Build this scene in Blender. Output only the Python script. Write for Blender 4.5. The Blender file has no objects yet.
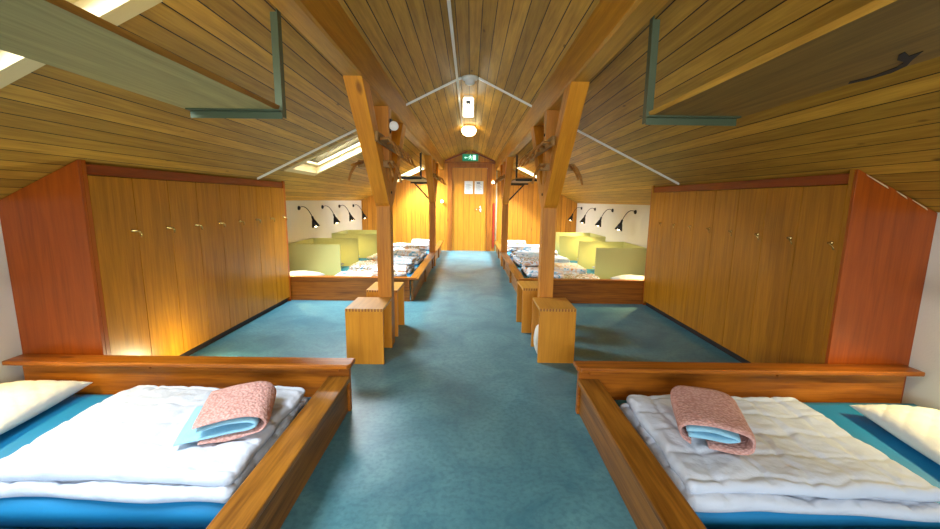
import bpy, bmesh, math, random
from mathutils import Vector, Matrix, noise
C = bpy.context.scene.collection
random.seed(4)
# ---------------------------------------------------------------- camera
F_PX, TILT, YAW, ROLL = 405.72, .1564, .001, .0126
cd = bpy.data.cameras.new('camera'); cam = bpy.data.objects.new('camera', cd); C.objects.link(cam)
cd.sensor_width = 36; cd.lens = F_PX / 940 * 36; cd.clip_start = .02
Fw = Vector((math.sin(YAW)*math.cos(TILT), math.cos(YAW)*math.cos(TILT), -math.sin(TILT)))
R0 = Vector((math.cos(YAW), -math.sin(YAW), 0)); U0 = R0.cross(Fw)
Rt = math.cos(ROLL)*R0 + math.sin(ROLL)*U0; Up = -math.sin(ROLL)*R0 + math.cos(ROLL)*U0
m = Matrix((Rt, Up, -Fw)).transposed().to_4x4(); m.translation = (.0253, 0, 1.3)
cam.matrix_world = m
bpy.context.scene.camera = cam
# ---------------------------------------------------------------- light
VS = bpy.context.scene.view_settings
VS.view_transform = 'Standard'; VS.look = 'None'; VS.gamma = 1; VS.use_curve_mapping = False
VS.exposure = 0.88
w = bpy.data.worlds.new('sky'); bpy.context.scene.world = w; w.use_nodes = True
bg = w.node_tree.nodes['Background']; bg.inputs[0].default_value = (.80, .90, 1, 1); bg.inputs[1].default_value = 3.0
ROOM_Y0, ROOM_Y1, HALF, APEX, SL = -2.2, 10.53, 2.77, 2.6026, .4828
def roof(x): return min(APEX - SL*abs(x), APEX - SL*.1)
def area(name, loc, direction, sx, sy, power, col):
    l = bpy.data.lights.new(name, 'AREA'); l.shape = 'RECTANGLE'; l.size = sx; l.size_y = sy
    l.energy = power; l.color = col
    o = bpy.data.objects.new(name, l); C.objects.link(o); o.location = loc
    o.rotation_euler = Vector(direction).to_track_quat('-Z', 'Y').to_euler(); return o
# skylight openings: side, x0, x1, y0, y1
SKY = [(-1, 1.20, 1.98, .55, 1.61), (-1, 1.22, 2.00, 4.68, 5.45), (-1, 1.10, 1.80, 9.35, 10.2), (1, 1.10, 1.80, 9.0, 9.65)]
DAY = (.86, .94, 1.0)
for i, (s, x0, x1, y0, y1) in enumerate(SKY):
    xc = (x0+x1)/2
    area('daylight', (s*(xc+.10), (y0+y1)/2, roof(xc)+.26), (-s*.45, 0, -1), (y1-y0)*.98, (x1-x0)*1.05, [36, 95, 125, 130][i], DAY)
area('daylight', (0, ROOM_Y0-.35, 1.45), (0, 1, -.12), 2.3, 1.2, 105, DAY)  # extra daylight for the front, through the added window behind the camera
# ---------------------------------------------------------------- materials
def srgb(r, g, b):
    f = lambda c: c/12.92 if c <= .04045 else ((c+.055)/1.055)**2.4
    return (f(r/255), f(g/255), f(b/255), 1)
def newmat(name):
    m = bpy.data.materials.new(name); m.use_nodes = True
    return m, m.node_tree, m.node_tree.nodes['Principled BSDF']
def N(t, kind, **kw):
    n = t.nodes.new(kind)
    for k, v in kw.items(): setattr(n, k, v)
    return n
def mth(t, op, a, b=None):
    n = N(t, 'ShaderNodeMath', operation=op)
    for i, v in enumerate((a, b)):
        if v is None: continue
        if hasattr(v, 'is_linked') or hasattr(v, 'links'): t.links.new(v, n.inputs[i])
        else: n.inputs[i].default_value = v
    return n.outputs[0]
def mixc(t, fac, a, b, mode='MIX'):
    n = N(t, 'ShaderNodeMix', data_type='RGBA', blend_type=mode)
    for idx, v in ((0, fac), (6, a), (7, b)):
        if hasattr(v, 'links'): t.links.new(v, n.inputs[idx])
        else: n.inputs[idx].default_value = v
    return n.outputs[2]
def wood(name, light, dark, grain='Y', plank=None, across='X', rough=.45, knots=.5, streak=1.0, gapc=.25, coat=0, spec=.4, bump=.15, vary=.25, rot=0, kscale=(5, 2)):
    m, t, b = newmat(name)
    light = (light[0], light[1]*.97, light[2]*.55, 1); dark = (dark[0], dark[1]*.97, dark[2]*.5, 1)
    tc = N(t, 'ShaderNodeTexCoord'); oi = N(t, 'ShaderNodeObjectInfo')
    add = N(t, 'ShaderNodeVectorMath', operation='ADD')
    sc = N(t, 'ShaderNodeVectorMath', operation='SCALE'); sc.inputs['Scale'].default_value = 7
    cmb = N(t, 'ShaderNodeCombineXYZ')
    for i in range(3): t.links.new(oi.outputs['Random'], cmb.inputs[i])
    t.links.new(cmb.outputs[0], sc.inputs[0]); t.links.new(sc.outputs[0], add.inputs[1]); t.links.new(tc.outputs['Object'], add.inputs[0])
    vec = add.outputs[0]
    if rot:
        vr = N(t, 'ShaderNodeVectorRotate', rotation_type='X_AXIS'); vr.inputs['Angle'].default_value = rot
        t.links.new(vec, vr.inputs['Vector']); vec = vr.outputs[0]
    sep = N(t, 'ShaderNodeSeparateXYZ'); t.links.new(tc.outputs['Object'], sep.inputs[0])
    gap = None; rnd = None
    if plank:
        u = mth(t, 'DIVIDE', sep.outputs['XYZ'.index(across)], plank)
        fl = mth(t, 'FLOOR', u); fr = mth(t, 'FRACT', u)
        wn = N(t, 'ShaderNodeTexWhiteNoise', noise_dimensions='1D'); t.links.new(fl, wn.inputs['W'])
        rnd = wn.outputs['Value']
        d = mth(t, 'ABSOLUTE', mth(t, 'SUBTRACT', fr, .5))
        gap = mth(t, 'GREATER_THAN', d, .5-.0028/plank)
        off = N(t, 'ShaderNodeVectorMath', operation='ADD'); cm = N(t, 'ShaderNodeCombineXYZ')
        k = mth(t, 'MULTIPLY', rnd, 31.0)
        for i in range(3): t.links.new(k, cm.inputs[i])
        t.links.new(vec, off.inputs[0]); t.links.new(cm.outputs[0], off.inputs[1]); vec = off.outputs[0]
    mp = N(t, 'ShaderNodeMapping'); s = [14, 14, 14]; s['XYZ'.index(grain)] = .8; mp.inputs['Scale'].default_value = s
    t.links.new(vec, mp.inputs[0])
    nz = N(t, 'ShaderNodeTexNoise'); nz.inputs['Scale'].default_value = 1.6; nz.inputs['Detail'].default_value = 5; nz.inputs['Distortion'].default_value = .8
    t.links.new(mp.outputs[0], nz.inputs[0])
    fine = N(t, 'ShaderNodeTexNoise'); fine.inputs['Scale'].default_value = 7; fine.inputs['Detail'].default_value = 3
    t.links.new(mp.outputs[0], fine.inputs[0])
    r = N(t, 'ShaderNodeMapRange'); r.inputs[1].default_value = .36; r.inputs[2].default_value = .66; t.links.new(nz.outputs[0], r.inputs[0])
    f = mth(t, 'ADD', mth(t, 'MULTIPLY', r.outputs[0], .65*streak), mth(t, 'MULTIPLY', mth(t, 'SUBTRACT', fine.outputs[0], .4), 1.1*streak))
    n = N(t, 'ShaderNodeClamp'); t.links.new(f, n.inputs[0])
    col = mixc(t, n.outputs[0], light, dark)
    if rnd is not None:
        v = mth(t, 'ADD', mth(t, 'MULTIPLY', rnd, vary*1.6), 1-vary*.8)
        cc = N(t, 'ShaderNodeCombineXYZ')
        for i in range(3): t.links.new(v, cc.inputs[i])
        col = mixc(t, 1.0, col, cc.outputs[0], 'MULTIPLY')
    if knots > 0:
        mk = N(t, 'ShaderNodeMapping'); s = [kscale[0]]*3; s['XYZ'.index(grain)] = kscale[1]; mk.inputs['Scale'].default_value = s
        t.links.new(vec, mk.inputs[0])
        vo = N(t, 'ShaderNodeTexVoronoi'); vo.inputs['Scale'].default_value = 1.0; t.links.new(mk.outputs[0], vo.inputs['Vector'])
        sp = N(t, 'ShaderNodeSeparateColor'); t.links.new(vo.outputs['Color'], sp.inputs[0])
        keep = mth(t, 'GREATER_THAN', sp.outputs[0], 1-knots)
        kr = N(t, 'ShaderNodeMapRange'); kr.inputs[1].default_value = .05; kr.inputs[2].default_value = .12
        kr.inputs[3].default_value = 1; kr.inputs[4].default_value = 0; t.links.new(vo.outputs['Distance'], kr.inputs[0])
        kf = mth(t, 'MULTIPLY', mth(t, 'MULTIPLY', kr.outputs[0], keep), .75)
        kc = (dark[0]*.35, dark[1]*.25, dark[2]*.3, 1)
        col = mixc(t, kf, col, kc)
    hgt = mth(t, 'MULTIPLY', fine.outputs[0], .25)
    if gap is not None:
        col = mixc(t, gap, col, (dark[0]*gapc, dark[1]*gapc, dark[2]*gapc, 1))
        hgt = mth(t, 'SUBTRACT', hgt, gap)
    bp = N(t, 'ShaderNodeBump'); bp.inputs['Strength'].default_value = bump; bp.inputs['Distance'].default_value = .004
    t.links.new(hgt, bp.inputs['Height']); t.links.new(bp.outputs[0], b.inputs['Normal'])
    t.links.new(col, b.inputs['Base Color']); b.inputs['Roughness'].default_value = rough
    b.inputs['Specular IOR Level'].default_value = spec
    b.inputs['Coat Weight'].default_value = coat; b.inputs['Coat Roughness'].default_value = .2
    return m
def plain(name, col, rough=.5, metal=0, bump=0, bscale=60, var=0, vscale=4, spec=.5):
    m, t, b = newmat(name)
    b.inputs['Base Color'].default_value = col; b.inputs['Roughness'].default_value = rough; b.inputs['Metallic'].default_value = metal
    b.inputs['Specular IOR Level'].default_value = spec
    tc = N(t, 'ShaderNodeTexCoord')
    nz = N(t, 'ShaderNodeTexNoise'); nz.inputs['Scale'].default_value = vscale; nz.inputs['Detail'].default_value = 4; t.links.new(tc.outputs['Object'], nz.inputs[0])
    v = max(var, .04)
    t.links.new(mixc(t, nz.outputs[0], tuple(c*(1+v) for c in col[:3])+(1,), tuple(c*(1-v) for c in col[:3])+(1,)), b.inputs['Base Color'])
    if bump:
        n2 = N(t, 'ShaderNodeTexNoise'); n2.inputs['Scale'].default_value = bscale; n2.inputs['Detail'].default_value = 3; t.links.new(tc.outputs['Object'], n2.inputs[0])
        bp = N(t, 'ShaderNodeBump'); bp.inputs['Strength'].default_value = bump; bp.inputs['Distance'].default_value = .01
        t.links.new(n2.outputs[0], bp.inputs['Height']); t.links.new(bp.outputs[0], b.inputs['Normal'])
    return m
def emit(name, col, s):
    m, t, b = newmat(name); b.inputs['Base Color'].default_value = col
    b.inputs['Emission Color'].default_value = col; b.inputs['Emission Strength'].default_value = s; return m
def printed(name, cols, scale=9, seed=0):
    m, t, b = newmat(name); tc = N(t, 'ShaderNodeTexCoord')
    mp = N(t, 'ShaderNodeMapping'); mp.inputs['Location'].default_value = (seed, seed*.7, 0); t.links.new(tc.outputs['Object'], mp.inputs[0])
    nz = N(t, 'ShaderNodeTexNoise'); nz.inputs['Scale'].default_value = scale; nz.inputs['Detail'].default_value = 1.5; nz.inputs['Distortion'].default_value = .7
    t.links.new(mp.outputs[0], nz.inputs[0])
    cr = N(t, 'ShaderNodeValToRGB'); cr.color_ramp.interpolation = 'CONSTANT'
    e = cr.color_ramp.elements
    while len(e) < len(cols): e.new(.5)
    for i, c in enumerate(cols): e[i].position = 0 if i == 0 else .36+.28*(i-1)/(max(1, len(cols)-2)); e[i].color = c
    t.links.new(nz.outputs[0], cr.inputs[0]); t.links.new(cr.outputs[0], b.inputs['Base Color']); b.inputs['Roughness'].default_value = .85
    return m
CEIL_L, CEIL_D = srgb(194, 148, 72), srgb(130, 88, 36)
M = {}
M['ceiling'] = wood('ceiling_boards', CEIL_L, CEIL_D, 'Y', .09, 'X', rough=.5, knots=.45, streak=.75, gapc=.16, bump=.35, vary=.30, spec=.2, kscale=(9, 3.2))
M['beam'] = wood('beam_wood', srgb(200, 144, 58), srgb(150, 96, 28), 'Y', rough=.5, knots=.3, streak=.8)
M['post'] = wood('post_wood', srgb(214, 142, 50), srgb(168, 94, 24), 'Z', rough=.5, knots=.4, streak=.8)
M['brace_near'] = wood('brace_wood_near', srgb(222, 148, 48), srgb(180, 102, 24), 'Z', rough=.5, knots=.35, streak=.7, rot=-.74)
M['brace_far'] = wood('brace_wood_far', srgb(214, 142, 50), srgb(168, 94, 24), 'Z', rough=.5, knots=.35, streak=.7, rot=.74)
M['locker'] = wood('locker_veneer', srgb(180, 120, 30), srgb(128, 78, 14), 'Z', rough=.36, knots=.0, streak=.8, spec=.4)
M['lockside'] = wood('locker_side_wood', srgb(164, 76, 18), srgb(116, 46, 10), 'Z', rough=.3, knots=.0, streak=.7, spec=.5)
M['stile'] = wood('stile_wood', srgb(166, 84, 22), srgb(128, 56, 12), 'Z', rough=.3, knots=0, streak=.7)
M['header'] = wood('header_wood', srgb(142, 62, 24), srgb(98, 36, 14), 'Y', rough=.4, knots=.0, streak=.7)
M['bedX'] = wood('bed_wood_across', srgb(180, 106, 36), srgb(114, 56, 16), 'X', rough=.35, knots=.3)
M['bedY'] = wood('bed_wood_along', srgb(168, 112, 50), srgb(94, 54, 20), 'Y', rough=.35, knots=.3)
M['stool'] = wood('stool_wood', srgb(216, 148, 56), srgb(186, 112, 34), 'Z', rough=.4, knots=.0, streak=.7)
M['stooltop'] = wood('stool_top_wood', srgb(214, 158, 84), srgb(182, 122, 56), 'Y', rough=.4, knots=.0, streak=.7)
M['endgrain'] = plain('end_grain', srgb(150, 88, 32), .6)
M['shelf'] = wood('shelf_wood', srgb(176, 160, 124), srgb(134, 118, 84), 'Y', rough=.6, knots=.12, streak=.8)
M['shelfbrown'] = wood('brown_shelf_wood', srgb(150, 112, 60), srgb(104, 72, 34), 'Y', rough=.6, knots=.2, streak=.8)
M['shelfedge'] = wood('shelf_edge_wood', srgb(206, 158, 78), srgb(150, 108, 46), 'Y', rough=.6, knots=.2, streak=.9)
M['endwall'] = wood('end_wall_boards', srgb(216, 146, 52), srgb(176, 104, 28), 'Z', .125, 'X', rough=.45, knots=.35, streak=.7, gapc=.3, vary=.16)
M['door'] = wood('door_boards', srgb(214, 146, 46), srgb(178, 106, 26), 'Z', .15, 'X', rough=.4, knots=.1, streak=.6, gapc=.4, vary=.1)
M['doorframe'] = wood('door_frame_wood', srgb(176, 106, 34), srgb(124, 66, 18), 'Z', rough=.45, knots=.3)
M['peg'] = wood('branch_wood', srgb(178, 120, 62), srgb(120, 72, 32), 'X', rough=.55, knots=0)
M['rack'] = wood('rack_wood', srgb(160, 116, 60), srgb(112, 76, 34), 'Y', rough=.55, knots=.2)
M['frame'] = plain('window_frame_paint', srgb(206, 182, 128), .45)
M['bracket'] = plain('green_metal', srgb(78, 88, 62), .4, .3)
M['darkmetal'] = plain('dark_metal', srgb(44, 36, 26), .45, .5)
M['brass'] = plain('brass', srgb(200, 176, 110), .25, .9)
M['chrome'] = plain('chrome', srgb(190, 190, 186), .2, 1)
M['whitewall'] = plain('white_plaster', srgb(226, 222, 208), .8, bump=.12, bscale=90)
M['white'] = plain('white_plastic', srgb(236, 232, 220), .4)
M['black'] = plain('black_metal', srgb(16, 16, 18), .35, .2)
M['plinth'] = plain('plinth_black', srgb(34, 22, 18), .6)
M['green'] = plain('green_panel_paint', srgb(192, 190, 122), .45, spec=.4)
M['paper'] = plain('paper', srgb(236, 236, 232), .7)
M['ink'] = plain('ink', srgb(120, 124, 128), .7)
M['exitgreen'] = emit('exit_green', srgb(14, 128, 92), .35)
M['exitwhite'] = emit('exit_white', srgb(190, 250, 220), .8)
M['red'] = plain('red_paint', srgb(176, 30, 22), .4)
M['sheet'] = plain('blue_mattress_cover', srgb(20, 128, 180), .55, bump=.2, bscale=14)
M['pipe'] = plain('cream_pipe', srgb(222, 206, 164), .4)
M['duvet'] = plain('white_quilt', srgb(204, 212, 224), .85, bump=.9, bscale=16, spec=.2)
M['pillow'] = plain('white_pillow_quilt', srgb(212, 212, 206), .85, bump=.6, bscale=18, spec=.2)
M['bluelining'] = plain('light_blue_fleece', srgb(150, 204, 226), .9, bump=.3, bscale=60)
M['globe'] = emit('opal_glass_lit', (1, .78, .36, 1), 6.0)
M['emlamp'] = emit('lamp_diffuser_lit', (1, .93, .72, 1), 3.5)
M['bulb'] = emit('warm_bulb', (1, .80, .45, 1), 14)
M['bead'] = emit('small_lamp_lit', (1, .88, .62, 1), 5)
W = srgb(226, 228, 232)
M['printblue'] = printed('print_blue_white', [srgb(84, 150, 184), W, srgb(206, 222, 230), W, srgb(150, 120, 90)], 8, 1)
M['printbrown'] = printed('print_brown_orange', [srgb(120, 158, 176), W, srgb(176, 156, 122), W, srgb(214, 170, 140)], 9, 4)
M['printwarm'] = printed('print_orange_white', [srgb(216, 150, 96), W, srgb(228, 206, 186), W, srgb(120, 170, 196)], 8, 7)
# pink waffle
m, t, b = newmat('pink_waffle_knit'); M['pink'] = m
tc = N(t, 'ShaderNodeTexCoord'); vo = N(t, 'ShaderNodeTexVoronoi'); vo.inputs['Scale'].default_value = 75; t.links.new(tc.outputs['Object'], vo.inputs['Vector'])
t.links.new(mixc(t, mth(t, 'MULTIPLY', vo.outputs['Distance'], 1.3), srgb(226, 184, 174), srgb(192, 140, 130)), b.inputs['Base Color'])
bp = N(t, 'ShaderNodeBump'); bp.inputs['Strength'].default_value = .8; bp.inputs['Distance'].default_value = .006; bp.invert = True
t.links.new(vo.outputs['Distance'], bp.inputs['Height']); t.links.new(bp.outputs[0], b.inputs['Normal']); b.inputs['Roughness'].default_value = .95
# linoleum
m, t, b = newmat('teal_linoleum'); M['floor'] = m
tc = N(t, 'ShaderNodeTexCoord'); n1 = N(t, 'ShaderNodeTexNoise'); n1.inputs['Scale'].default_value = 2.2; n1.inputs['Detail'].default_value = 8; n1.inputs['Roughness'].default_value = .7; n1.inputs['Distortion'].default_value = 1.0
n2 = N(t, 'ShaderNodeTexNoise'); n2.inputs['Scale'].default_value = 38; n2.inputs['Detail'].default_value = 4
for n in (n1, n2): t.links.new(tc.outputs['Object'], n.inputs[0])
r = N(t, 'ShaderNodeMapRange'); r.inputs[1].default_value = .35; r.inputs[2].default_value = .68; t.links.new(n1.outputs[0], r.inputs[0])
c1 = mixc(t, r.outputs[0], srgb(62, 116, 132), srgb(98, 150, 158))
r2 = N(t, 'ShaderNodeMapRange'); r2.inputs[1].default_value = .45; r2.inputs[2].default_value = .62; t.links.new(n2.outputs[0], r2.inputs[0])
t.links.new(mixc(t, mth(t, 'MULTIPLY', r2.outputs[0], .35), c1, srgb(48, 96, 114)), b.inputs['Base Color'])
b.inputs['Roughness'].default_value = .38; b.inputs['Specular IOR Level'].default_value = .45
bp = N(t, 'ShaderNodeBump'); bp.inputs['Strength'].default_value = .12; bp.inputs['Distance'].default_value = .01
t.links.new(n1.outputs[0], bp.inputs['Height']); t.links.new(bp.outputs[0], b.inputs['Normal'])
# glass pane
m, t, b = newmat('window_glass'); M['glass'] = m
tr = N(t, 'ShaderNodeBsdfTransparent'); gl = N(t, 'ShaderNodeBsdfGlossy'); gl.inputs['Roughness'].default_value = .02
fr = N(t, 'ShaderNodeFresnel'); fr.inputs[0].default_value = 1.2; mx = N(t, 'ShaderNodeMixShader')
t.links.new(fr.outputs[0], mx.inputs[0]); t.links.new(tr.outputs[0], mx.inputs[1]); t.links.new(gl.outputs[0], mx.inputs[2])
t.links.new(mx.outputs[0], t.nodes['Material Output'].inputs[0])
# ---------------------------------------------------------------- mesh helpers
def bmn(): return bmesh.new()
def box(bm, x0, x1, y0, y1, z0, z1, mi=0):
    v = [bm.verts.new(p) for p in ((x0,y0,z0),(x1,y0,z0),(x1,y1,z0),(x0,y1,z0),(x0,y0,z1),(x1,y0,z1),(x1,y1,z1),(x0,y1,z1))]
    for f in ((0,3,2,1),(4,5,6,7),(0,1,5,4),(1,2,6,5),(2,3,7,6),(3,0,4,7)):
        fc = bm.faces.new([v[i] for i in f]); fc.material_index = mi
def prism(bm, pts, d, mi=0):
    """pts: planar loop, extruded by vector d"""
    a = [bm.verts.new(p) for p in pts]; b = [bm.verts.new(Vector(p)+Vector(d)) for p in pts]
    n = len(a); fs = [bm.faces.new(a), bm.faces.new(b[::-1])]
    for i in range(n): fs.append(bm.faces.new([a[i], b[i], b[(i+1)%n], a[(i+1)%n]]))
    for f in fs: f.material_index = mi
def tube(bm, pts, rad, n=8, caps=True):
    pts = [Vector(p) for p in pts]; rings = []
    rads = rad if isinstance(rad, (list, tuple)) else [rad]*len(pts)
    d0 = (pts[1]-pts[0]).normalized(); ref = Vector((0,0,1)) if abs(d0.z) < .9 else Vector((1,0,0)); u = d0.cross(ref).normalized()
    for i, p in enumerate(pts):
        d = (pts[min(i+1, len(pts)-1)] - pts[max(i-1, 0)]).normalized()
        u = (u - d*u.dot(d)).normalized(); v = d.cross(u)
        rings.append([bm.verts.new(p + rads[i]*(math.cos(2*math.pi*k/n)*u + math.sin(2*math.pi*k/n)*v)) for k in range(n)])
    for a, b in zip(rings, rings[1:]):
        for k in range(n):
            f = bm.faces.new([a[k], a[(k+1)%n], b[(k+1)%n], b[k]]); f.smooth = True
    if caps: bm.faces.new(rings[0][::-1]); bm.faces.new(rings[-1])
def lathe(bm, prof, origin=(0,0,0), axis=(0,0,1), n=20):
    q = Vector((0,0,1)).rotation_difference(Vector(axis)); rings = []
    for r, z in prof:
        rings.append([bm.verts.new(Vector(origin) + q @ Vector((r*math.cos(2*math.pi*k/n), r*math.sin(2*math.pi*k/n), z))) for k in range(n)])
    for a, b in zip(rings, rings[1:]):
        for k in range(n):
            f = bm.faces.new([a[k], a[(k+1)%n], b[(k+1)%n], b[k]]); f.smooth = True
    if prof[0][0] > 1e-4: bm.faces.new(rings[0][::-1])
    if prof[-1][0] > 1e-4: bm.faces.new(rings[-1])
def obj(name, bm, mats, parent=None, bevel=0):
    bmesh.ops.remove_doubles(bm, verts=bm.verts, dist=1e-6)
    bmesh.ops.recalc_face_normals(bm, faces=bm.faces)
    me = bpy.data.meshes.new(name); bm.to_mesh(me); bm.free()
    for mm in (mats if isinstance(mats, (list, tuple)) else [mats]): me.materials.append(mm)
    o = bpy.data.objects.new(name, me); C.objects.link(o)
    if parent: o.parent = parent
    if bevel:
        b = o.modifiers.new('bevel', 'BEVEL'); b.width = bevel; b.segments = 2; b.limit_method = 'ANGLE'
    return o
def thing(name, label, cat, loc=(0,0,0), rz=0, group=None):
    o = bpy.data.objects.new(name, None); C.objects.link(o); o.empty_display_size = .1
    o.location = loc; o.rotation_euler = (0,0,rz); o['label'] = label; o['category'] = cat
    if group: o['group'] = group
    return o
def tag(o, label, cat, group=None, loc=None, rz=None):
    o['label'] = label; o['category'] = cat
    if group: o['group'] = group
    if loc is not None: o.location = loc
    if rz is not None: o.rotation_euler = (0,0,rz)
    return o
def struct(name, bm, mats, parent=None, bevel=0):
    o = obj(name, bm, mats, parent, bevel)
    if not parent: o['kind'] = 'structure'
    return o
def dup(src, loc=None, label=None, rz=None):
    r = src.copy(); C.objects.link(r)
    if loc is not None: r.location = loc
    if rz is not None: r.rotation_euler = (0,0,rz)
    if label: r['label'] = label
    for ch in list(src.children):
        c = ch.copy(); C.objects.link(c); c.parent = r
        for g in list(ch.children):
            d = g.copy(); C.objects.link(d); d.parent = c
    return r
# ---------------------------------------------------------------- structure
bm = bmn(); box(bm, -HALF-.1, HALF+.1, ROOM_Y0-.1, ROOM_Y1+.1, -.1, 0); struct('floor', bm, M['floor'])
for s, nm in ((-1, 'left'), (1, 'right')):
    bm = bmn(); x0, x1 = sorted((s*HALF, s*(HALF+.1))); box(bm, x0, x1, ROOM_Y0, ROOM_Y1, 0, roof(HALF)); struct('wall_'+nm, bm, M['whitewall'])
# end wall with door opening (board faced)
def gable(bm, y0, y1, openings):
    xs = sorted({-HALF-.1, HALF+.1, -.1, .1} | {v for o in openings for v in o[:2]})
    for a, b in zip(xs, xs[1:]):
        segs = [(0, None)]
        for (ox0, ox1, oz0, oz1) in openings:
            if a >= ox0-1e-6 and b <= ox1+1e-6: segs = [(0, oz0), (oz1, None)] if oz0 > 0 else [(oz1, None)]
        for z0, z1 in segs:
            za, zb = (roof(a), roof(b)) if z1 is None else (z1, z1)
            prism(bm, [(a,y0,z0),(b,y0,z0),(b,y0,zb),(a,y0,za)], (0,y1-y0,0))
bm = bmn(); gable(bm, ROOM_Y1, ROOM_Y1+.1, [(-.46, .46, 0, 2.13)]); struct('wall_back', bm, M['endwall'])
bm = bmn(); gable(bm, ROOM_Y0-.1, ROOM_Y0, [(-1.1, 1.1, .9, 2.0)]); struct('wall_front', bm, M['endwall'])
bm = bmn()
for x0, x1, z0, z1 in ((-1.1,1.1,.9,.96),(-1.1,1.1,1.94,2.0),(-1.1,-1.04,.96,1.94),(1.04,1.1,.96,1.94),(-.03,.03,.96,1.94)): box(bm, x0, x1, ROOM_Y0-.08, ROOM_Y0-.02, z0, z1)
wf = struct('window_5', bm, M['frame']); bm = bmn(); box(bm, -1.04, 1.04, ROOM_Y0-.055, ROOM_Y0-.05, .96, 1.94); obj('pane', bm, M['glass'], wf)  # unseen window, added behind the camera to let daylight into the front
# ceiling with skylight openings
bm = bmn(); TH = .07
ys = sorted({ROOM_Y0-.1, ROOM_Y1+.1} | {v for k in SKY for v in k[3:5]})
for s in (-1, 1):
    xs = sorted({.1, HALF+.1} | {v for k in SKY if k[0] == s for v in k[1:3]})
    hole = lambda a, b, c, d: any(k[0] == s and a >= k[1]-1e-6 and b <= k[2]+1e-6 and c >= k[3]-1e-6 and d <= k[4]+1e-6 for k in SKY)
    for a, b in zip(xs, xs[1:]):
        for c, d in zip(ys, ys[1:]):
            if hole(a, b, c, d): continue
            prism(bm, [(s*a,c,roof(a)),(s*b,c,roof(b)),(s*b,d,roof(b)),(s*a,d,roof(a))], (0,0,TH))
prism(bm, [(-.1,ys[0],roof(.1)),(.1,ys[0],roof(.1)),(.1,ys[-1],roof(.1)),(-.1,ys[-1],roof(.1))], (0,0,TH))
struct('ceiling', bm, M['ceiling'])
for i, (s, x0, x1, y0, y1) in enumerate(SKY):
    def sl(bm, a, b, c, d, o0, o1):
        prism(bm, [(s*a,c,roof(a)+o0),(s*b,c,roof(b)+o0),(s*b,d,roof(b)+o0),(s*a,d,roof(a)+o0)], (0,0,o1-o0))
    bm = bmn(); fw = .05
    sl(bm, x0-fw, x0, y0-fw*1.3, y1+fw*1.3, -.015, -.001); sl(bm, x1, x1+fw, y0-fw*1.3, y1+fw*1.3, -.015, -.001)
    sl(bm, x0, x1, y0-fw*1.3, y0, -.015, -.001); sl(bm, x0, x1, y1, y1+fw*1.3, -.015, -.001)
    k = .012
    sl(bm, x0+.001, x0+k, y0+.001, y1-.001, -.015, .10); sl(bm, x1-k, x1-.001, y0+.001, y1-.001, -.015, .10)
    sl(bm, x0+k, x1-k, y0+.001, y0+k, -.015, .10); sl(bm, x0+k, x1-k, y1-k, y1-.001, -.015, .10)
    g = .045
    sl(bm, x0+k, x0+g, y0+k, y1-k, .072, .10); sl(bm, x1-g, x1-k, y0+k, y1-k, .072, .10)
    sl(bm, x0+g, x1-g, y0+k, y0+g, .072, .10); sl(bm, x0+g, x1-g, y1-g, y1-k, .072, .10)
    wf = struct('window_%d' % (i+1), bm, M['frame'])
    bm = bmn(); sl(bm, x0+g, x1-g, y0+g, y1-g, .085, .089); obj('pane', bm, M['glass'], wf)
# door in end wall
d = bpy.data.objects.new('door_1', None); C.objects.link(d); d.location = (0, ROOM_Y1, 0); d['kind'] = 'structure'
bm = bmn(); box(bm, -.449, .449, .02, .06, .001, 2.119); obj('door_leaf', bm, M['door'], d)
bm = bmn(); box(bm, -.56, -.45, -.03, .05, 0, 2.22); box(bm, .45, .56, -.03, .05, 0, 2.22); box(bm, -.45, .45, -.03, .05, 2.12, 2.22); box(bm, -.64, .64, -.05, -.0, 2.22, 2.26)
obj('door_frame', bm, M['doorframe'], d, .004)
bm = bmn(); box(bm, .27, .30, .012, .02, 1.0, 1.16); tube(bm, [(.285,.02,1.09),(.285,-.03,1.09),(.17,-.03,1.09)], .009); obj('door_handle', bm, M['chrome'], d)
for x0, x1, nm, seed in ((-.13, .085, 'white notice sheet with small print, left one on the door', 1), (.13, .35, 'white notice sheet with a dark heading, right one on the door', 2)):
    bm = bmn(); box(bm, x0, x1, ROOM_Y1+.012, ROOM_Y1+.018, 1.47, 1.79)
    n_ = obj('notice_sheet', bm, M['paper']); tag(n_, nm, 'notice')
    bm = bmn()
    for r_ in range(9):
        z = 1.70-.022*r_; box(bm, x0+.03, x0+.03+(.10+.05*((r_*7+seed) % 3)/2), ROOM_Y1+.0105, ROOM_Y1+.0125, z, z+.006)
    if seed == 2: box(bm, x0+.05, x0+.14, ROOM_Y1+.0105, ROOM_Y1+.0125, 1.725, 1.76)
    obj('printed_lines', bm, M['ink'], n_)
# gable trim boards above the door
for s, k in ((-1, 'trim_1'), (1, 'trim_2')):
    bm = bmn(); prism(bm, [(s*.62,ROOM_Y1-.03,2.27),(s*.06,ROOM_Y1-.03,2.50),(s*.06,ROOM_Y1-.03,2.53),(s*.62,ROOM_Y1-.03,2.30)], (0,.03,0)); struct(k, bm, M['header'])
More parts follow.
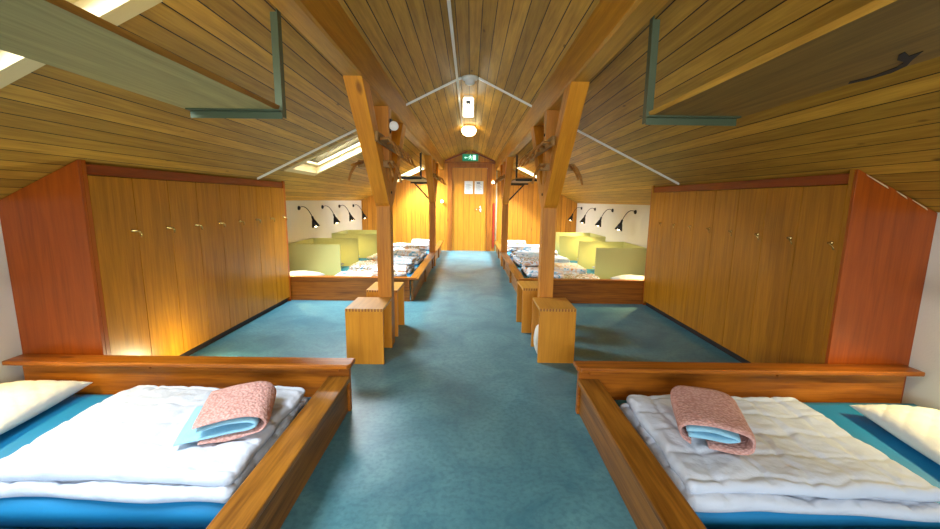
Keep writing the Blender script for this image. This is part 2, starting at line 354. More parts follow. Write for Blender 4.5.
# ---------------------------------------------------------------- roof beams and posts
BX0, BX1, BZ = .655, .775, 2.055
for s, side in ((-1, 'left'), (1, 'right')):
    bm = bmn(); nseg = 40; L = ROOM_Y1-ROOM_Y0
    zt0, zt1 = roof(BX0)-.001, roof(BX1)-.001; rings = []
    rr = random.Random(s+5)
    for i in range(nseg+1):
        y = ROOM_Y0+.002+(L-.004)*i/nseg; j = lambda a: rr.uniform(-a, a)
        rings.append([bm.verts.new((s*(BX0+j(.003)), y, zt0)), bm.verts.new((s*BX0+j(.002), y, BZ+.012+j(.003))), bm.verts.new((s*(BX0+.012), y, BZ)),
                      bm.verts.new((s*(BX1-.01), y, BZ)), bm.verts.new((s*BX1, y, BZ+.012)), bm.verts.new((s*BX1, y, zt1))])
    for a, b in zip(rings, rings[1:]):
        for k in range(6): bm.faces.new([a[k], a[(k+1)%6], b[(k+1)%6], b[k]])
    bm.faces.new(rings[0]); bm.faces.new(rings[-1])
    tag(obj('roof_beam', bm, M['beam']), f'long orange-brown timber beam under the ceiling on the {side} side of the aisle', 'beam')
def post(s, y, label, zfoot=0):
    t = thing('timber_post', label, 'post', (s*.715, y, 0), 0, 'timber posts along the aisle')
    bm = bmn(); box(bm, -.06, .06, 0, .12, zfoot, BZ-.001); obj('shaft', bm, M['post'], t, .004)
    hw = .0598
    for sgn in (-1, 1):
        bm = bmn(); y0 = 0 if sgn < 0 else .12
        q = lambda dy, z: (-hw, y0+sgn*dy, z)
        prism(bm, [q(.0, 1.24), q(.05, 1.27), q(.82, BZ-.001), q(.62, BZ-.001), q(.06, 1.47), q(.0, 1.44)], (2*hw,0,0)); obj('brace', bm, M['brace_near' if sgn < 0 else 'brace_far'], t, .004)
    for z in (1.36, 1.86):
        bm = bmn(); lathe(bm, [(.0001,0),(.013,0),(.013,.006),(.0001,.008)], (-s*.0605, .06, z), (-s,0,0), 10); obj('bolt', bm, M['darkmetal'], t)
    return t
post(-1, 3.475, 'square timber post with two slanting braces behind the left pair of box stools')
post(1, 3.54, 'square timber post with two slanting braces rising behind the right box stools')
post(-1, 7.95, 'farther timber post at the aisle edge of the left sleeping platform')
post(1, 8.05, 'farther timber post at the aisle edge of the right sleeping platform')
# ---------------------------------------------------------------- locker rows
def lockers(s, ya, yb, label, side):
    t = thing('locker_cabinet', label, 'locker', (0,0,0)); X = 2.26; n = 8
    zt = lambda x: roof(x)-.004
    def sidep(y0, y1, nm):
        bm = bmn(); prism(bm, [(s*(X+.001),y0,0),(s*(HALF-.002),y0,0),(s*(HALF-.002),y0,zt(HALF)),(s*(X+.001),y0,zt(X))], (0,y1-y0,0)); obj(nm, bm, M['lockside'], t, .002)
    sidep(ya, ya+.022, 'side_panel'); sidep(yb-.022, yb, 'side_panel')
    bm = bmn(); b0, b1 = sorted((s*X, s*(X+.02)))
    bm.free()
    for q0, q1 in ((ya+.0225, ya+.05), (yb-.05, yb-.0225)):
        bm = bmn(); box(bm, b0, b1, q0, q1, .03, zt(X)); obj('stile', bm, M['stile'] if s < 0 else M['locker'], t)
    bm = bmn(); box(bm, *sorted((s*(X+.012), s*(X+.04))), ya+.05, yb-.05, 1.425, zt(X+.04)); obj('header', bm, M['header'], t)
    bm = bmn(); box(bm, *sorted((s*(X+.03), s*(X+.05))), ya+.05, yb-.05, 0, .06); obj('plinth', bm, M['plinth'], t)
    w_ = (yb-ya-.10)/n
    for i in range(n):
        y0 = ya+.05+i*w_
        bm = bmn(); box(bm, *sorted((s*(X+.0), s*(X+.02))), y0+.0025, y0+w_-.0025, .062, 1.42); dr = obj('door', bm, M['locker'], t)
        hy = y0+w_-.045 if s < 0 else y0+.045
        bm = bmn(); lathe(bm, [(.0001,0),(.011,0),(.011,.006),(.006,.01),(.006,.028),(.0001,.03)], (s*X, hy, 1.07), (-s,0,0), 10)
        sg = 1 if s < 0 else -1
        tube(bm, [(s*X-s*.024, hy, 1.07), (s*X-s*.03, hy+sg*.02, 1.068), (s*X-s*.028, hy+sg*.038, 1.05), (s*X-s*.022, hy+sg*.042, 1.03)], [.006,.006,.005,.004], 6)
        obj('handle', bm, M['brass'], dr)
    return t
lockers(-1, 2.42, 5.085, 'row of eight wooden lockers under the left slope, lit golden near the floor', 'left')
lk = lockers(1, 2.40, 5.10, 'row of eight wooden lockers under the right slope, darker reddish side panel', 'right')
for xa, xb in ((2.31, 2.44), (2.50, 2.56), (2.60, 2.69)):
    bm = bmn(); prism(bm, [(xa,2.3985,roof(xa)-.010),(xb,2.3985,roof(xb)-.014),(xb+.01,2.3985,roof(xb)-.026),(xa+.01,2.3985,roof(xa)-.018)], (0,-.004,0)); obj('torn_edge_strip', bm, M['pipe'], lk)
# ---------------------------------------------------------------- sleeping platforms
def near_bed(s, label):
    t = thing('bed_frame', label, 'bed', (0,0,0)); S = lambda a, b: sorted((s*a, s*b))
    bm = bmn(); box(bm, *S(.70, 2.69), 2.34, 2.375, 0, .30); obj('end_board', bm, M['bedX'], t, .003)
    bm = bmn(); x0, x1 = .675, 2.735
    prism(bm, [(s*(x0+.02),2.275,.30),(s*x1,2.275,.30),(s*x1,2.395,.30),(s*x0,2.395,.30),(s*x0,2.30,.30)], (0,0,.028)); obj('end_cap', bm, M['bedX'], t, .006)
    bm = bmn(); box(bm, *S(.715, .745), -1.2, 2.338, 0, .205); obj('side_board', bm, M['bedY'], t, .003)
    bm = bmn(); box(bm, *S(.690, .825), -1.2, 2.335, .206, .236); obj('side_cap', bm, M['bedY'], t, .006)
    for a, b in ((.76, 1.28), (1.9, 2.25)):
        bm = bmn(); box(bm, *S(a, b), 2.318, 2.339, .270, .288); obj('batten', bm, M['bedX'], t, .002)
    return t
near_bed(-1, 'low timber bed surround with wide cap rail, front left')
near_bed(1, 'low timber bed surround with wide cap rail, front right')
def far_bed(s, yp, label):
    t = thing('bed_frame', label, 'bed', (0,0,0)); S = lambda a, b: sorted((s*a, s*b))
    bm = bmn(); box(bm, *S(.745, HALF-.01), 5.115, 5.15, 0, .285); obj('end_board', bm, M['bedX'], t, .003)
    bm = bmn(); box(bm, *S(.66, HALF-.01), 5.105, 5.19, .286, .312); obj('end_cap', bm, M['bedX'], t, .005)
    for a, b in ((5.151, yp-.01), (yp+.13, 10.3)):
        bm = bmn(); box(bm, *S(.70, .735), a, b, 0, .26); obj('side_board', bm, M['bedY'], t, .003)
        bm = bmn(); box(bm, *S(.64, .76), max(a, 5.195), b, .261, .288); obj('side_cap', bm, M['bedY'], t, .005)
    for y in (6.4, 7.7, 9.2):
        bm = bmn(); box(bm, *S(.67, .699), y, y+.06, 0, .26); obj('leg', bm, M['bedY'], t)
    return t
far_bed(-1, 7.95, 'long timber bed surround beyond the left lockers')
far_bed(1, 8.05, 'long timber bed surround beyond the right lockers')
# ---------------------------------------------------------------- soft goods
def soft(bm, w, d, t, seed=0, nx=40, ny=36, amp=.012, outline=.012, z0=0, cx=0, cy=0, quilt=0, rr=None, fluff=0, mi=0, tilt=0):
    rr = rr or t*.6; top, bot = [], []
    for i in range(nx+1):
        ra, rb = [], []
        for j in range(ny+1):
            # denser near the rim
            u = (1-math.cos(math.pi*i/nx))/2; v = (1-math.cos(math.pi*j/ny))/2
            u = .5*u+.5*i/nx; v = .5*v+.5*j/ny
            x, y = (u-.5)*w, (v-.5)*d
            de = min(w/2-abs(x), d/2-abs(y))
            cxr = max(0, abs(x)-(w/2-rr)); cyr = max(0, abs(y)-(d/2-rr))
            q = min(1, math.hypot(cxr, cyr)/rr)
            h = math.sqrt(max(0, 1-q*q))
            if cxr > 0 and cyr > 0 and math.hypot(cxr, cyr) > rr:
                k = rr/math.hypot(cxr, cyr); x = math.copysign(w/2-rr+cxr*k, x); y = math.copysign(d/2-rr+cyr*k, y)
            p = Vector((x*4+seed*3.1, y*4, seed*1.7))
            ox = outline*noise.noise(p); oy = outline*noise.noise(p+Vector((9,3,1)))
            zn = amp*(noise.noise(p*1.3+Vector((0,0,4)))+.5*noise.noise(p*3.1)+.35*noise.noise(p*6.7))
            if quilt:
                wx = x+.03*noise.noise(p*2); wy = y+.03*noise.noise(p*2+Vector((5,5,5)))
                for c in (wx, wy):
                    dd = abs((c/quilt) % 1-.5)*quilt; zn += -.0075*math.exp(-((quilt/2-dd)/.013)**2)+.001
            zn += fluff*(1-(2*x/w)**2)*(1-(2*y/d)**2)
            zt = z0+t/2+h*t/2+zn*h+tilt*x
            ra.append(bm.verts.new((cx+x+ox, cy+y+oy, zt)))
            rb.append(ra[-1] if i in (0,nx) or j in (0,ny) else bm.verts.new((cx+x+ox, cy+y+oy, z0+t/2-h*t/2)))
        top.append(ra); bot.append(rb)
    for i in range(nx):
        for j in range(ny):
            for g, rev in ((top, 0), (bot, 1)):
                vs = [g[i][j], g[i+1][j], g[i+1][j+1], g[i][j+1]]
                if rev: vs = vs[::-1]
                if rev and len({id(a) for a in vs} & {id(a) for a in (top[i][j], top[i+1][j], top[i+1][j+1], top[i][j+1])}) == 4: continue
                try: f = bm.faces.new(vs); f.smooth = True; f.material_index = mi
                except ValueError: pass
def duvet_mesh(w, d, seed, layers=2, t=.052, quilt=.19, nx=56, ny=44):
    bm = bmn(); zb_ = .004; r = random.Random(seed)
    for k in range(layers):
        soft(bm, w-.02*k, d-.035*k, t, seed+k*5, nx, ny, .012, .03, z0=zb_+k*(t-.006), cx=r.uniform(-.008,.008), cy=.02*k, quilt=quilt)
    return bm
def pillow_mesh(w, d, t, seed):
    bm = bmn(); nx, ny = 60, 72; top, bot = [], []
    for i in range(nx+1):
        ra, rb = [], []
        for j in range(ny+1):
            u = -math.cos(math.pi*i/nx); v = -math.cos(math.pi*j/ny)
            h = max(0, (1-u*u)*(1-v*v))**.42
            pin = 1-.06*(1-u*u) if False else 1
            x = u*w/2*(1-.07*(1-v*v)**1*0-.05*(abs(v)<.99)*0); y = v*d/2
            x *= 1-.08*(1-abs(v)**3)*abs(u)**3; y *= 1-.06*(1-abs(u)**3)*abs(v)**3
            p = Vector((x*6+seed, y*6, seed))
            zn = .014*noise.noise(p)*h
            for c in (x+y, x-y):
                dd = abs((c/.12) % 1-.5)*.12; zn -= .009*math.exp(-((.06-dd)/.012)**2)*h
            ra.append(bm.verts.new((x, y, t*.4+h*t*.6+zn)))
            rb.append(ra[-1] if i in (0,nx) or j in (0,ny) else bm.verts.new((x, y, t*.4-h*t*.4)))
        top.append(ra); bot.append(rb)
    for i in range(nx):
        for j in range(ny):
            for g, rev in ((top, 0), (bot, 1)):
                vs = [g[i][j], g[i+1][j], g[i+1][j+1], g[i][j+1]]
                try: f = bm.faces.new(vs[::-1] if rev else vs); f.smooth = True
                except ValueError: pass
    return bm
# mattresses (long side across the room)
def mattress_mesh(w, d, t):
    bm = bmn(); soft(bm, w, d, t, 3, 24, 16, .002, .002, rr=.035); return bm
MT = .122
mw = 1.9
m0 = tag(obj('mattress', mattress_mesh(mw, .93, MT), M['sheet']), 'bright blue covered mattress under the white quilt, front left', 'mattress', 'blue mattresses', (-.86-mw/2-.0, 1.85, 0))
dup(m0, (.86+mw/2, 1.86, 0), 'bright blue covered mattress under the white quilt, front right')
dup(m0, (-.86-mw/2, .85, 0), 'blue mattress edge at the bottom left corner, nearest the viewer')
dup(m0, (.86+mw/2, .86, 0), 'blue mattress edge at the bottom right corner, nearest the viewer')
ordn = ['first', 'second', 'third', 'fourth', 'fifth']
for s, sd in ((-1, 'left'), (1, 'right')):
    for k in range(5):
        dup(m0, (s*(.80+mw/2), 5.68+k*1.01, 0), f'mattress in the long {sd} platform, {ordn[k]} counted from the lockers')
# big quilts in front
bm = duvet_mesh(1.04, .81, 2, 2, .056, .17, 100, 84); o = tag(obj('duvet', bm, M['duvet']), 'white folded quilt under the pink blanket with blue lining showing widely, front left', 'quilt', 'white folded quilts in front', (-1.415, 1.80, MT), 0)
bm = duvet_mesh(.98, .80, 8, 2, .056, .17, 100, 84); o = tag(obj('duvet', bm, M['duvet']), 'white folded quilt under the neatly squared pink blanket, front right', 'quilt', 'white folded quilts in front', (1.375, 1.76, MT), -.03)
p0 = tag(obj('pillow', pillow_mesh(.50, .62, .15, 3), M['pillow']), 'white diamond-quilted pillow against the left wall, beside the folded quilt', 'pillow', 'white pillows', (-2.46, 1.98, MT), .12)
dup(p0, (2.38, 1.80, MT), 'white diamond-quilted pillow glowing yellow by the right wall, front right', -.16)
# folded blankets
def blanket(label, loc, rz, depth, path, lin, seed):
    def band(bm, pts, th, d0, d1, mi=0, seedk=0):
        nn = 18; cols = []
        P = [Vector((a, 0, b)) for a, b in pts]
        # resample smooth
        Q = []
        for i in range(len(P)-1):
            for k in range(5): Q.append(P[i].lerp(P[i+1], k/5))
        Q.append(P[-1])
        for _ in range(3): Q = [Q[0]]+[(Q[i-1]+Q[i]*2+Q[i+1])/4 for i in range(1, len(Q)-1)]+[Q[-1]]
        loops = []
        for j in range(nn+1):
            y = d0+(d1-d0)*j/nn; outer, inner = [], []
            for i, q in enumerate(Q):
                tg = (Q[min(i+1, len(Q)-1)]-Q[max(i-1, 0)]).normalized(); nrm = Vector((-tg.z, 0, tg.x))
                pn = Vector((q.x*9+seed, y*9, q.z*9+seedk)); nz = .007*noise.noise(pn)
                edge = math.sqrt(max(.05, 1-abs(2*j/nn-1)**6))
                yy = y+.010*noise.noise(pn+Vector((3,3,3)))
                outer.append(bm.verts.new((q.x+nrm.x*(th/2*edge+nz), yy, q.z+nrm.z*(th/2*edge+nz)))); inner.append(bm.verts.new((q.x-nrm.x*th/2*edge, yy, q.z-nrm.z*th/2*edge)))
            loops.append(outer+inner[::-1])
        L = len(loops[0])
        for a, b in zip(loops, loops[1:]):
            for k in range(L):
                f = bm.faces.new([a[k], a[(k+1)%L], b[(k+1)%L], b[k]]); f.smooth = True; f.material_index = mi
        h = L//2
        for lp in (loops[0], loops[-1]):
            for k in range(h-1):
                f = bm.faces.new([lp[k], lp[k+1], lp[L-2-k], lp[L-1-k]]); f.smooth = True; f.material_index = mi
    t = thing('folded_blanket', label, 'blanket', loc, rz, 'pink folded blankets')
    bm = bmn(); band(bm, path, .022, -depth/2, depth/2); obj('pink_cover', bm, M['pink'], t)
    bm = bmn()
    for l in lin: band(bm, l[0], .018, -depth/2+l[1], depth/2-l[1], 0, 7)
    obj('blue_lining', bm, M['bluelining'], t)
    return t
zb = MT+.118
blanket('pink waffle blanket folded over light blue lining that spills out at its left', (-1.085, 1.80, zb), .34, .36,
        [(-.125,.090),(-.03,.106),(.08,.110),(.135,.098),(.160,.060),(.135,.026),(.06,.015),(-.11,.013)],
        [([(-.115,.068),(.0,.084),(.09,.080),(.118,.060),(.08,.040),(-.05,.034),(-.20,.020)], .008)], 1)
blanket('pink waffle blanket folded square with a sliver of blue lining at its front', (1.165, 1.79, zb), -.38, .40,
        [(-.09,.015),(-.130,.035),(-.140,.080),(-.11,.108),(.0,.116),(.11,.106),(.142,.080),(.140,.035),(.11,.016),(-.02,.013)],
        [([(-.11,.070),(.0,.086),(.11,.066),(.05,.046),(-.10,.050)], .010)], 3)
# bedding piles on the far platforms
dv = [obj('duvet', duvet_mesh(1.0, .66, 11+i, 2, .062, .22, 26, 22), M[k]) for i, k in enumerate(('printblue', 'printbrown', 'printwarm'))]
for i, o in enumerate(dv): o.name = 'duvet'
bl = [obj('blanket', duvet_mesh(.50, .42, 31+i, 2, .05, 0, 18, 16), M[k]) for i, k in enumerate(('printwarm', 'printbrown', 'printblue'))]
used = set()
def place(src, key, loc, rz, label, cat, group):
    o = src if key not in used else src.copy()
    if key in used: C.objects.link(o)
    used.add(key); return tag(o, label, cat, group, loc, rz)
dcol = ['white quilt with blue patches', 'quilt with brown and orange patches', 'quilt with pale orange patches']
bcol = ['orange and white blanket', 'brown patterned blanket', 'blue and white blanket']
for s, sd in ((-1, 'left'), (1, 'right')):
    for k in range(5):
        i = (k + (s > 0)*1) % 3; j = (k + (s < 0)*1) % 3; y = 5.66+k*1.01
        place(dv[i], ('d', i), (s*(1.38+.04*(k % 2)), y, MT), .1*s*((k % 3)-1), f'{dcol[i]} folded on the {ordn[k]} place of the {sd} far platform', 'quilt', 'patterned quilts on the far platforms')
        place(bl[j], ('b', j), (s*(1.10+.03*(k % 3)), y+.02, MT+.134), .25*s*((k % 2)-.5), f'{bcol[j]} on the {ordn[k]} place of the {sd} far platform', 'blanket', 'blankets on the far platforms')
        dup(p0, (s*(2.42 if k else 2.40), y+.02, MT), f'white pillow at the wall end of the {ordn[k]} place on the {sd} far platform', .05*s)
# ---------------------------------------------------------------- green partitions
def partition(s, y0, y1, xin, label):
    t = thing('bed_partition', label, 'partition', (0,0,0), 0, 'green bed partitions'); S = lambda a, b: sorted((s*a, s*b))
    X = HALF-.003
    for a in (y0, y1-.022):
        bm = bmn(); box(bm, *S(xin, X), a, a+.022, 0, .61); obj('divider_panel', bm, M['green'], t, .002)
    bm = bmn(); box(bm, *S(X-.022, X), y0+.023, y1-.023, 0, .61); obj('wall_panel', bm, M['green'], t, .002)
partition(-1, 6.165, 7.19, 1.96, 'nearer green box partition at the wall of the left platform')
partition(-1, 8.185, 9.21, 1.84, 'farther green box partition at the wall of the left platform')
partition(1, 6.165, 7.19, 1.96, 'nearer green box partition at the wall of the right platform')
partition(1, 8.185, 9.21, 1.84, 'farther green box partition at the wall of the right platform')
# ---------------------------------------------------------------- reading lamps
def read_lamp(s, y, label, power=5):
    t = thing('reading_lamp', label, 'lamp', (s*HALF, y, 1.145), 0, 'black wall reading lamps')
    bm = bmn(); lathe(bm, [(.0001,0),(.036,0),(.036,.014),(.022,.028),(.0001,.03)], (0,0,0), (-s,0,0), 14); obj('wall_plate', bm, M['black'], t)
    bm = bmn(); pts = []
    for k in range(9):
        a = k/8; pts.append((-s*(.02+.20*a), -.01*a, .01+.035*math.sin(a*math.pi*.8)-.165*a**2.2))
    tube(bm, pts, .006, 6); obj('bent_arm', bm, M['black'], t)
    e = Vector(pts[-1]); ax = Vector((-s*.35, -.05, -1)).normalized()
    bm = bmn(); lathe(bm, [(.0001,-.005),(.016,-.004),(.019,.05),(.032,.075),(.066,.175),(.064,.175),(.030,.075),(.016,.05),(.0001,.045)], e, ax, 18); obj('cone_shade', bm, M['black'], t)
    bm = bmn(); bc = e+ax*.15; lathe(bm, [(.0001,-.03),(.018,-.022),(.028,0),(.020,.022),(.0001,.03)], bc, ax, 12); obj('bulb', bm, M['bulb'], t)
    l = bpy.data.lights.new('lamp_light', 'SPOT'); l.energy = power*2.2; l.color = (1, .78, .36); l.spot_size = 2.3; l.spot_blend = .8; l.shadow_soft_size = .03
    lo = bpy.data.objects.new('lamp_light', l); C.objects.link(lo); lo.parent = t; lo.location = e+ax*.19; lo.rotation_euler = ax.to_track_quat('-Z', 'Y').to_euler()
for k, y in enumerate((6.66, 7.72, 8.72, 9.76)): read_lamp(-1, y, f'black cone reading lamp on the white left wall, {ordn[k]} in view from the lockers', 14)
for k, y in enumerate((6.78, 7.87, 8.98, 10.07)): read_lamp(1, y, f'black cone reading lamp on the white right wall, {ordn[k]} in view from the lockers', 14)
for s, sd in ((-1, 'left'), (1, 'right')):
    read_lamp(s, 5.40, f'black reading lamp tucked behind the {sd} lockers', 14)
    read_lamp(s, 1.85, f'black reading lamp on the {sd} wall over the front pillow', 9)
# ---------------------------------------------------------------- box stools
def stool(proto, loc, rz, label):
    if proto: return dup(proto, loc, label, rz)
    t = thing('box_stool', label, 'stool', loc, rz, 'box stools by the posts'); wx, dy, h, th = .295, .39, .455, .02
    bm = bmn(); box(bm, -wx/2, wx/2, 0, dy, h-th, h); obj('seat', bm, M['stooltop'], t, .002)
    for y in (.001, dy-th-.001):
        bm = bmn(); box(bm, -wx/2, wx/2, y, y+th, 0, h-th-.0005); obj('leg_panel', bm, M['stool'], t, .0015)
    bm = bmn()
    for y in (-.0006, dy-th+.0006):
        for k in range(12):
            x = -wx/2+wx*(k+.25)/12; box(bm, x, x+wx/24, y, y+th, h-th-.002, h-.0005)
    obj('finger_joints', bm, M['endgrain'], t)
    bm = bmn(); tube(bm, [(0,th,.09),(0,dy-th,.09)], .013, 12); obj('dowel', bm, M['stool'], t)
    return t
st = stool(None, (-.795, 3.07, 0), .01, 'wooden box stool nearest the left post, closest to the viewer')
stool(st, (-.80, 3.74, 0), 0, 'wooden box stool just beyond the left post, against the platform side')
stool(st, (.735, 3.14, 0), -.01, 'wooden box stool before the right post with a white cloth inside')
stool(st, (.70, 3.90, 0), .03, 'wooden box stool just beyond the right post, set toward the aisle')
bm = bmn(); soft(bm, .12, .20, .26, 5, 16, 18, .03, .035, rr=.06); cl = obj('cloth', bm, M['white'])
tag(cl, 'crumpled white cloth bundle tucked inside the right front box stool', 'cloth', None, (.655, 3.32, .004), 0)
# ---------------------------------------------------------------- hanging shelves
STAIN = [(1.066, 1.062), (1.057, 1.042), (1.108, 1.068), (1.105, 1.034), (1.157, 1.095), (1.201, 1.139), (1.228, 1.198), (1.225, 1.264), (1.201, 1.307), (1.181, 1.286), (1.199, 1.226), (1.179, 1.148), (1.151, 1.11), (1.109, 1.097)]
M['stain'] = plain('dark_stain', srgb(28, 18, 10), .7)
def shelf(s, y0, y1, ends, label, diag=False):
    t = thing('hanging_shelf', label, 'shelf', (0,0,0), 0, 'shelves hung beside the roof beams'); S = lambda a, b: sorted((s*a, s*b))
    bm = bmn(); rr = random.Random(int(y0*10)); n = 24; a_ = []
    for i in range(n+1):
        y = y0+(y1-y0)*i/n; e = rr.uniform(-.004, .004)
        a_.append([bm.verts.new((s*(.79+e), y, 1.666)), bm.verts.new((s*1.18, y, 1.666)), bm.verts.new((s*1.18, y, 1.686)), bm.verts.new((s*(.79-e), y, 1.686))])
    for a, b in zip(a_, a_[1:]):
        for k in range(4):
            f = bm.faces.new([a[k], a[(k+1)%4], b[(k+1)%4], b[k]]); f.material_index = 1 if k == 3 else 0
    bm.faces.new(a_[0]); bm.faces.new(a_[-1]); obj('board', bm, [M['shelf'] if s < 0 else M['shelfbrown'], M['shelfedge'] if s > 0 else M['rack']], t)
    for y in ends:
        bm = bmn(); yy = y+.001
        box(bm, *S(.776, .781), yy, yy+.035, 1.64, 2.12); box(bm, *S(.7811, .806), yy, yy+.005, 1.64, 2.054)
        box(bm, *S(.776, 1.165), yy-.036, yy-.001, 1.660, 1.6655); box(bm, *S(.776, 1.165), yy-.006, yy-.001, 1.632, 1.660)
        obj('bracket', bm, M['bracket'] if not diag else M['darkmetal'], t)
    return t
shelf(-1, -1.0, 1.815, (1.80, -.6), 'greyish board shelf hung on a green metal bracket by the near skylight, upper left')
sh = shelf(1, -1.0, 1.84, (1.825, -.6), 'dark board shelf with pale edge hung on a green metal bracket, upper right')
bm = bmn(); prism(bm, [(x, y, 1.6642) for x, y in [(a*.75+.27, b) for a, b in STAIN]], (0, 0, .0015)); obj('dark_stain', bm, M['stain'], sh)['label'] = 'black scorch-like stain on the underside'
shelf(-1, 6.74, 9.0, (6.76, 8.8), 'short far shelf hung left of the aisle near the farther post', True)
shelf(1, 6.90, 9.1, (6.92, 8.9), 'short far shelf hung right of the aisle near the farther post', True)
for s, sd in ((-1, 'left'), (1, 'right')):
    bm = bmn(); tube(bm, [(s*.79, 8.30, 1.30), (s*1.10, 8.30, 1.63)], .016, 6); box(bm, *sorted((s*.785, s*1.18)), 8.28, 8.32, 1.625, 1.655); box(bm, *sorted((s*.776, s*.80)), 8.28, 8.32, 1.26, 1.655)
    tag(obj('shelf_support', bm, M['darkmetal']), f'dark triangular support under the far shelf on the {sd}', 'bracket')
# ---------------------------------------------------------------- coat racks
def rack(s, y0, y1, z, label, n=5):
    t = thing('coat_rack', label, 'coat rack', (0,0,0)); x0 = .6465
    bm = bmn(); box(bm, *sorted((s*(x0-.026), s*x0)), y0, y1, z-.035, z+.035); obj('rail', bm, M['rack'], t, .006)
    rr = random.Random(n+int(y0*7)+s)
    for k in range(n):
        y = y0+.07+(y1-y0-.14)*k/(n-1); L = rr.uniform(.13, .18)
        bm = bmn(); q = rr.uniform(-.03, .03)
        tube(bm, [(s*(x0-.02), y, z-.01), (s*(x0-.03-L*.3), y-.01+q, z+.0), (s*(x0-.03-L*.55), y+q, z-.05), (s*(x0-.03-L*.7), y-.02+q, z-.11), (s*(x0-.02-L*.95), y-.03+q, z-.13)], [.011,.010,.009,.008,.007], 8)
        obj('branch_hook', bm, M['peg'], t)
    return t
def low_rack(s, y, label):
    """branch hooks fixed under the near brace, reaching out on both sides of the post"""
    t = thing('branch_hook_cluster', label, 'coat hook', (s*.715, y, 0))
    bm = bmn(); box(bm, -.14, .14, -.045, -.002, 1.545, 1.60); obj('crossbar', bm, M['rack'], t, .006)
    for k, (x, dx, dz, dy) in enumerate(((-.13,-.07,-.13,-.06), (-.10,-.05,-.02,-.14), (.10,.05,-.10,-.10), (.13,.07,-.14,-.04))):
        bm = bmn(); tube(bm, [(x,-.03,1.585), (x+dx*.4,-.03+dy*.4,1.575+dz*.15), (x+dx*.8,-.03+dy*.75,1.57+dz*.55), (x+dx,-.03+dy,1.57+dz)], [.013,.012,.010,.009], 8)
        obj('branch_hook', bm, M['peg'], t)
rack(-1, 2.92, 4.02, 1.735, 'wooden coat rail with curved branch hooks on the near left post')
rack(1, 3.10, 4.20, 1.745, 'wooden coat rail with curved branch hooks on the near right post')
rack(-1, 7.4, 8.7, 1.74, 'wooden coat rail with branch hooks on the farther left post')
rack(1, 7.5, 8.8, 1.74, 'wooden coat rail with branch hooks on the farther right post')
low_rack(-1, 3.46-.18, 'bare branch hooks across the slanting brace of the near left post')
low_rack(1, 3.54-.18, 'bare branch hooks across the slanting brace of the near right post')
# ---------------------------------------------------------------- ceiling fittings
t = thing('ceiling_lamp', 'round glowing opal lamp on the ridge, nearest the door', 'lamp', (-.015, 7.15, roof(0)))
bm = bmn(); lathe(bm, [(.0001,-.001),(.10,-.001),(.10,-.03),(.0001,-.03)], (0,0,0), n=24); obj('base', bm, M['white'], t)
bm = bmn(); lathe(bm, [(.10,-.031),(.125,-.06),(.125,-.10),(.10,-.145),(.055,-.17),(.0001,-.178)], (0,0,0), n=28); obj('globe', bm, M['globe'], t)
t = thing('emergency_light', 'white upright rectangular lit lamp box hanging from the ridge beyond the detector', 'lamp', (-.014, 5.2, roof(0)))
bm = bmn(); box(bm, -.055, .055, -.04, .04, -.03, -.001); obj('housing', bm, M['white'], t)
bm = bmn(); box(bm, -.064, .064, -.05, .05, -.235, -.031); obj('diffuser', bm, M['emlamp'], t, .006)
bm = bmn(); box(bm, -.03, .03, -.0525, -.0505, -.10, -.06); box(bm, -.02, -.008, -.0525, -.0505, -.12, -.10); box(bm, .008, .02, -.0525, -.0505, -.12, -.10); obj('pictogram', bm, M['ink'], t)
bm = bmn(); lathe(bm, [(.0001,-.001),(.085,-.001),(.085,-.022),(.07,-.03),(.05,-.04),(.05,-.062),(.03,-.075),(.0001,-.078)], (0,0,0), n=28)
tag(obj('smoke_detector', bm, M['white']), 'round white smoke detector where the cable channels meet', 'detector', None, (.004, 4.42, roof(0)))
def conduit(pts, label):
    bm = bmn(); hw = .011
    for a, b in zip(pts, pts[1:]):
        a, b = Vector(a), Vector(b); d = b-a
        if abs(d.y) > abs(d.x): prism(bm, [a+Vector((-hw,0,0)), a+Vector((hw,0,0)), a+Vector((hw,0,-.018)), a+Vector((-hw,0,-.018))], d)
        else: prism(bm, [a+Vector((0,-hw,0)), a+Vector((0,hw,0)), a+Vector((0,hw,-.020)), a+Vector((0,-hw,-.020))], d)
    tag(obj('cable_channel', bm, M['white']), label, 'cable channel')
E = .001; cy = 4.43
conduit([(-BX0+.001,cy,roof(BX0)-E), (-.1,cy,roof(.1)-E)], 'white cable channel sloping from detector to left beam')
conduit([(.1,cy,roof(.1)-E), (BX0-.001,cy,roof(BX0)-E)], 'white cable channel sloping from detector to right beam')
conduit([(-.099,cy,roof(.1)-E), (-.083,cy,roof(.1)-E)], 'short white channel stub left of the smoke detector')
conduit([(.093,cy,roof(.1)-E), (.099,cy,roof(.1)-E)], 'short white channel stub right of the smoke detector')
conduit([(-2.255,cy,roof(2.255)-E), (-BX1-.002,cy,roof(BX1+.002)-E)], 'white cable channel running down the left ceiling slope to the lockers')
conduit([(BX1+.002,cy,roof(BX1+.002)-E), (2.255,cy,roof(2.255)-E)], 'white cable channel running down the right ceiling slope to the lockers')
conduit([(-.125,ROOM_Y0+.01,roof(.137)-E), (-.125,cy-.012,roof(.137)-E)], 'white cable channel along the ridge toward the viewer')
conduit([(-.125,cy+.012,roof(.137)-E), (-.125,7.0,roof(.137)-E)], 'thin white cable channel along the ridge toward the round lamp')
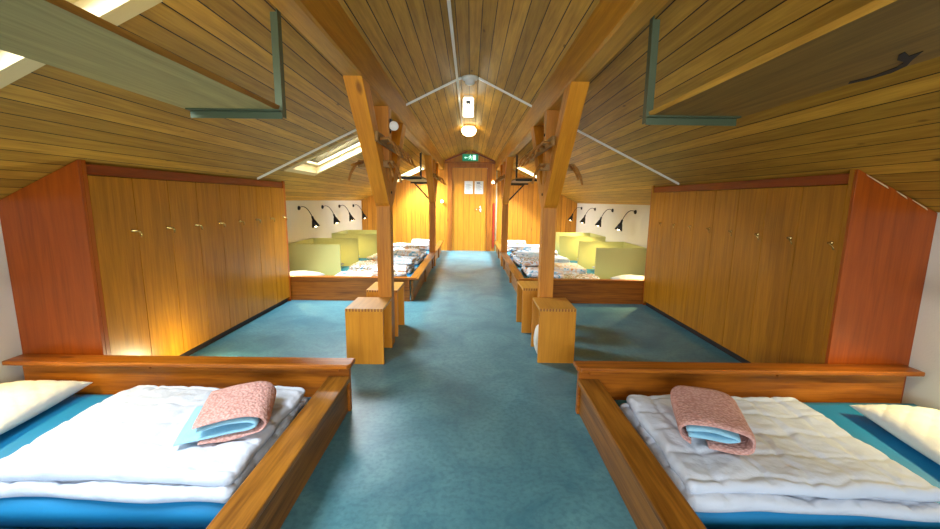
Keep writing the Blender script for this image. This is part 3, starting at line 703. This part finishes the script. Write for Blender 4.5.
# white spotlight on left post
t = thing('spotlight', 'small round white spotlight beside the left post under the beam', 'lamp', (-.64, 3.52, 1.90))
bm = bmn(); box(bm, -.013, .005, -.02, .02, -.03, .06); tube(bm, [(.0,0,.03),(.03,-.02,.03),(.03,-.02,.01)], .007, 6); obj('clamp', bm, M['black'], t)
bm = bmn(); lathe(bm, [(.0001,.04),(.024,.036),(.036,.01),(.038,-.024),(.035,-.027),(.0001,-.029)], (.028,-.03,0), (-.05,1,.1), 20); obj('lamp_head', bm, M['white'], t)
# exit sign: running figure, arrow and door
t = thing('exit_sign', 'green emergency exit sign with white running figure above the door', 'sign', (.012, ROOM_Y1-.05, 2.285))
bm = bmn(); box(bm, -.20, .20, -.04, .049, 0, .16); obj('sign_box', bm, M['exitgreen'], t, .004)
bm = bmn(); y = -.0425; P = lambda *p: prism(bm, [(a, y, b) for a, b in p], (0, .002, 0))
P((.06,.02),(.135,.02),(.135,.14),(.06,.14))                                     # door
P((-.15,.075),(-.12,.105),(-.12,.085),(-.07,.085),(-.07,.065),(-.12,.065),(-.12,.045))  # arrow
lathe(bm, [(.0001,0),(.014,0),(.014,.002),(.0001,.002)], (.0,y,.128), (0,1,0), 12)
P((-.018,.07),(.012,.065),(.022,.108),(-.004,.114)); P((-.018,.075),(.0,.07),(-.016,.045),(-.045,.03),(-.05,.04),(-.028,.052))
P((.002,.068),(.016,.068),(.036,.045),(.03,.02),(.016,.02),(.022,.042)); P((.018,.105),(.012,.095),(.038,.075),(.05,.09),(.042,.096),(.036,.088)); P((-.002,.112),(-.004,.10),(-.032,.09),(-.038,.07),(-.048,.074),(-.04,.10))
obj('running_figure', bm, M['exitwhite'], t)
# fittings on the end wall
bm = bmn(); tube(bm, [(.69,ROOM_Y1-.02,.0),(.69,ROOM_Y1-.02,2.24)], .018, 10); tag(obj('wall_pipe', bm, M['pipe']), 'cream vertical pipe right of the door frame', 'pipe')
bm = bmn(); box(bm, .61, .645, ROOM_Y1-.03, ROOM_Y1-.001, .10, 1.24); tag(obj('wall_strip', bm, M['red']), 'narrow red upright strip between door frame and cream pipe', 'strip')
def sconce(x, z, label):
    t = thing('wall_light', label, 'lamp', (x, ROOM_Y1, z))
    bm = bmn(); lathe(bm, [(.0001,0),(.03,0),(.03,.015),(.0001,.015)], (0,0,0), (0,-1,0), 12); obj('wall_plate', bm, M['white'], t)
    bm = bmn(); lathe(bm, [(.0001,.016),(.022,.02),(.038,.05),(.03,.08),(.0001,.095)], (0,0,0), (0,-1,0), 14); obj('bulb', bm, M['bead'], t)
sconce(.60, 1.76, 'tiny lit wall light right of the door at notice height')
sconce(-.70, 1.27, 'tiny lit wall light left of the door at handle height')
sconce(-.84, 2.06, 'tiny lit wall light high left of the door')
# unseen light added behind the left bed surround for the lockers' golden glow
t = thing('added_floor_lamp', 'unseen low light added behind the front left bed surround', 'lamp', (-1.95, 2.93, 0))
bm = bmn(); lathe(bm, [(.0001,0),(.05,0),(.05,.012),(.03,.016),(.0001,.016)], (0,0,0), n=16); obj('base', bm, M['black'], t)
bm = bmn(); lathe(bm, [(.0001,.017),(.03,.02),(.035,.03),(.02,.042),(.0001,.045)], (0,0,0), n=16); obj('bulb', bm, M['bead'], t)
l = bpy.data.lights.new('lamp_light', 'POINT'); l.energy = 9; l.color = (1, .88, .5); l.shadow_soft_size = .02
lo = bpy.data.objects.new('lamp_light', l); C.objects.link(lo); lo.parent = t; lo.location = (0, .05, .07)
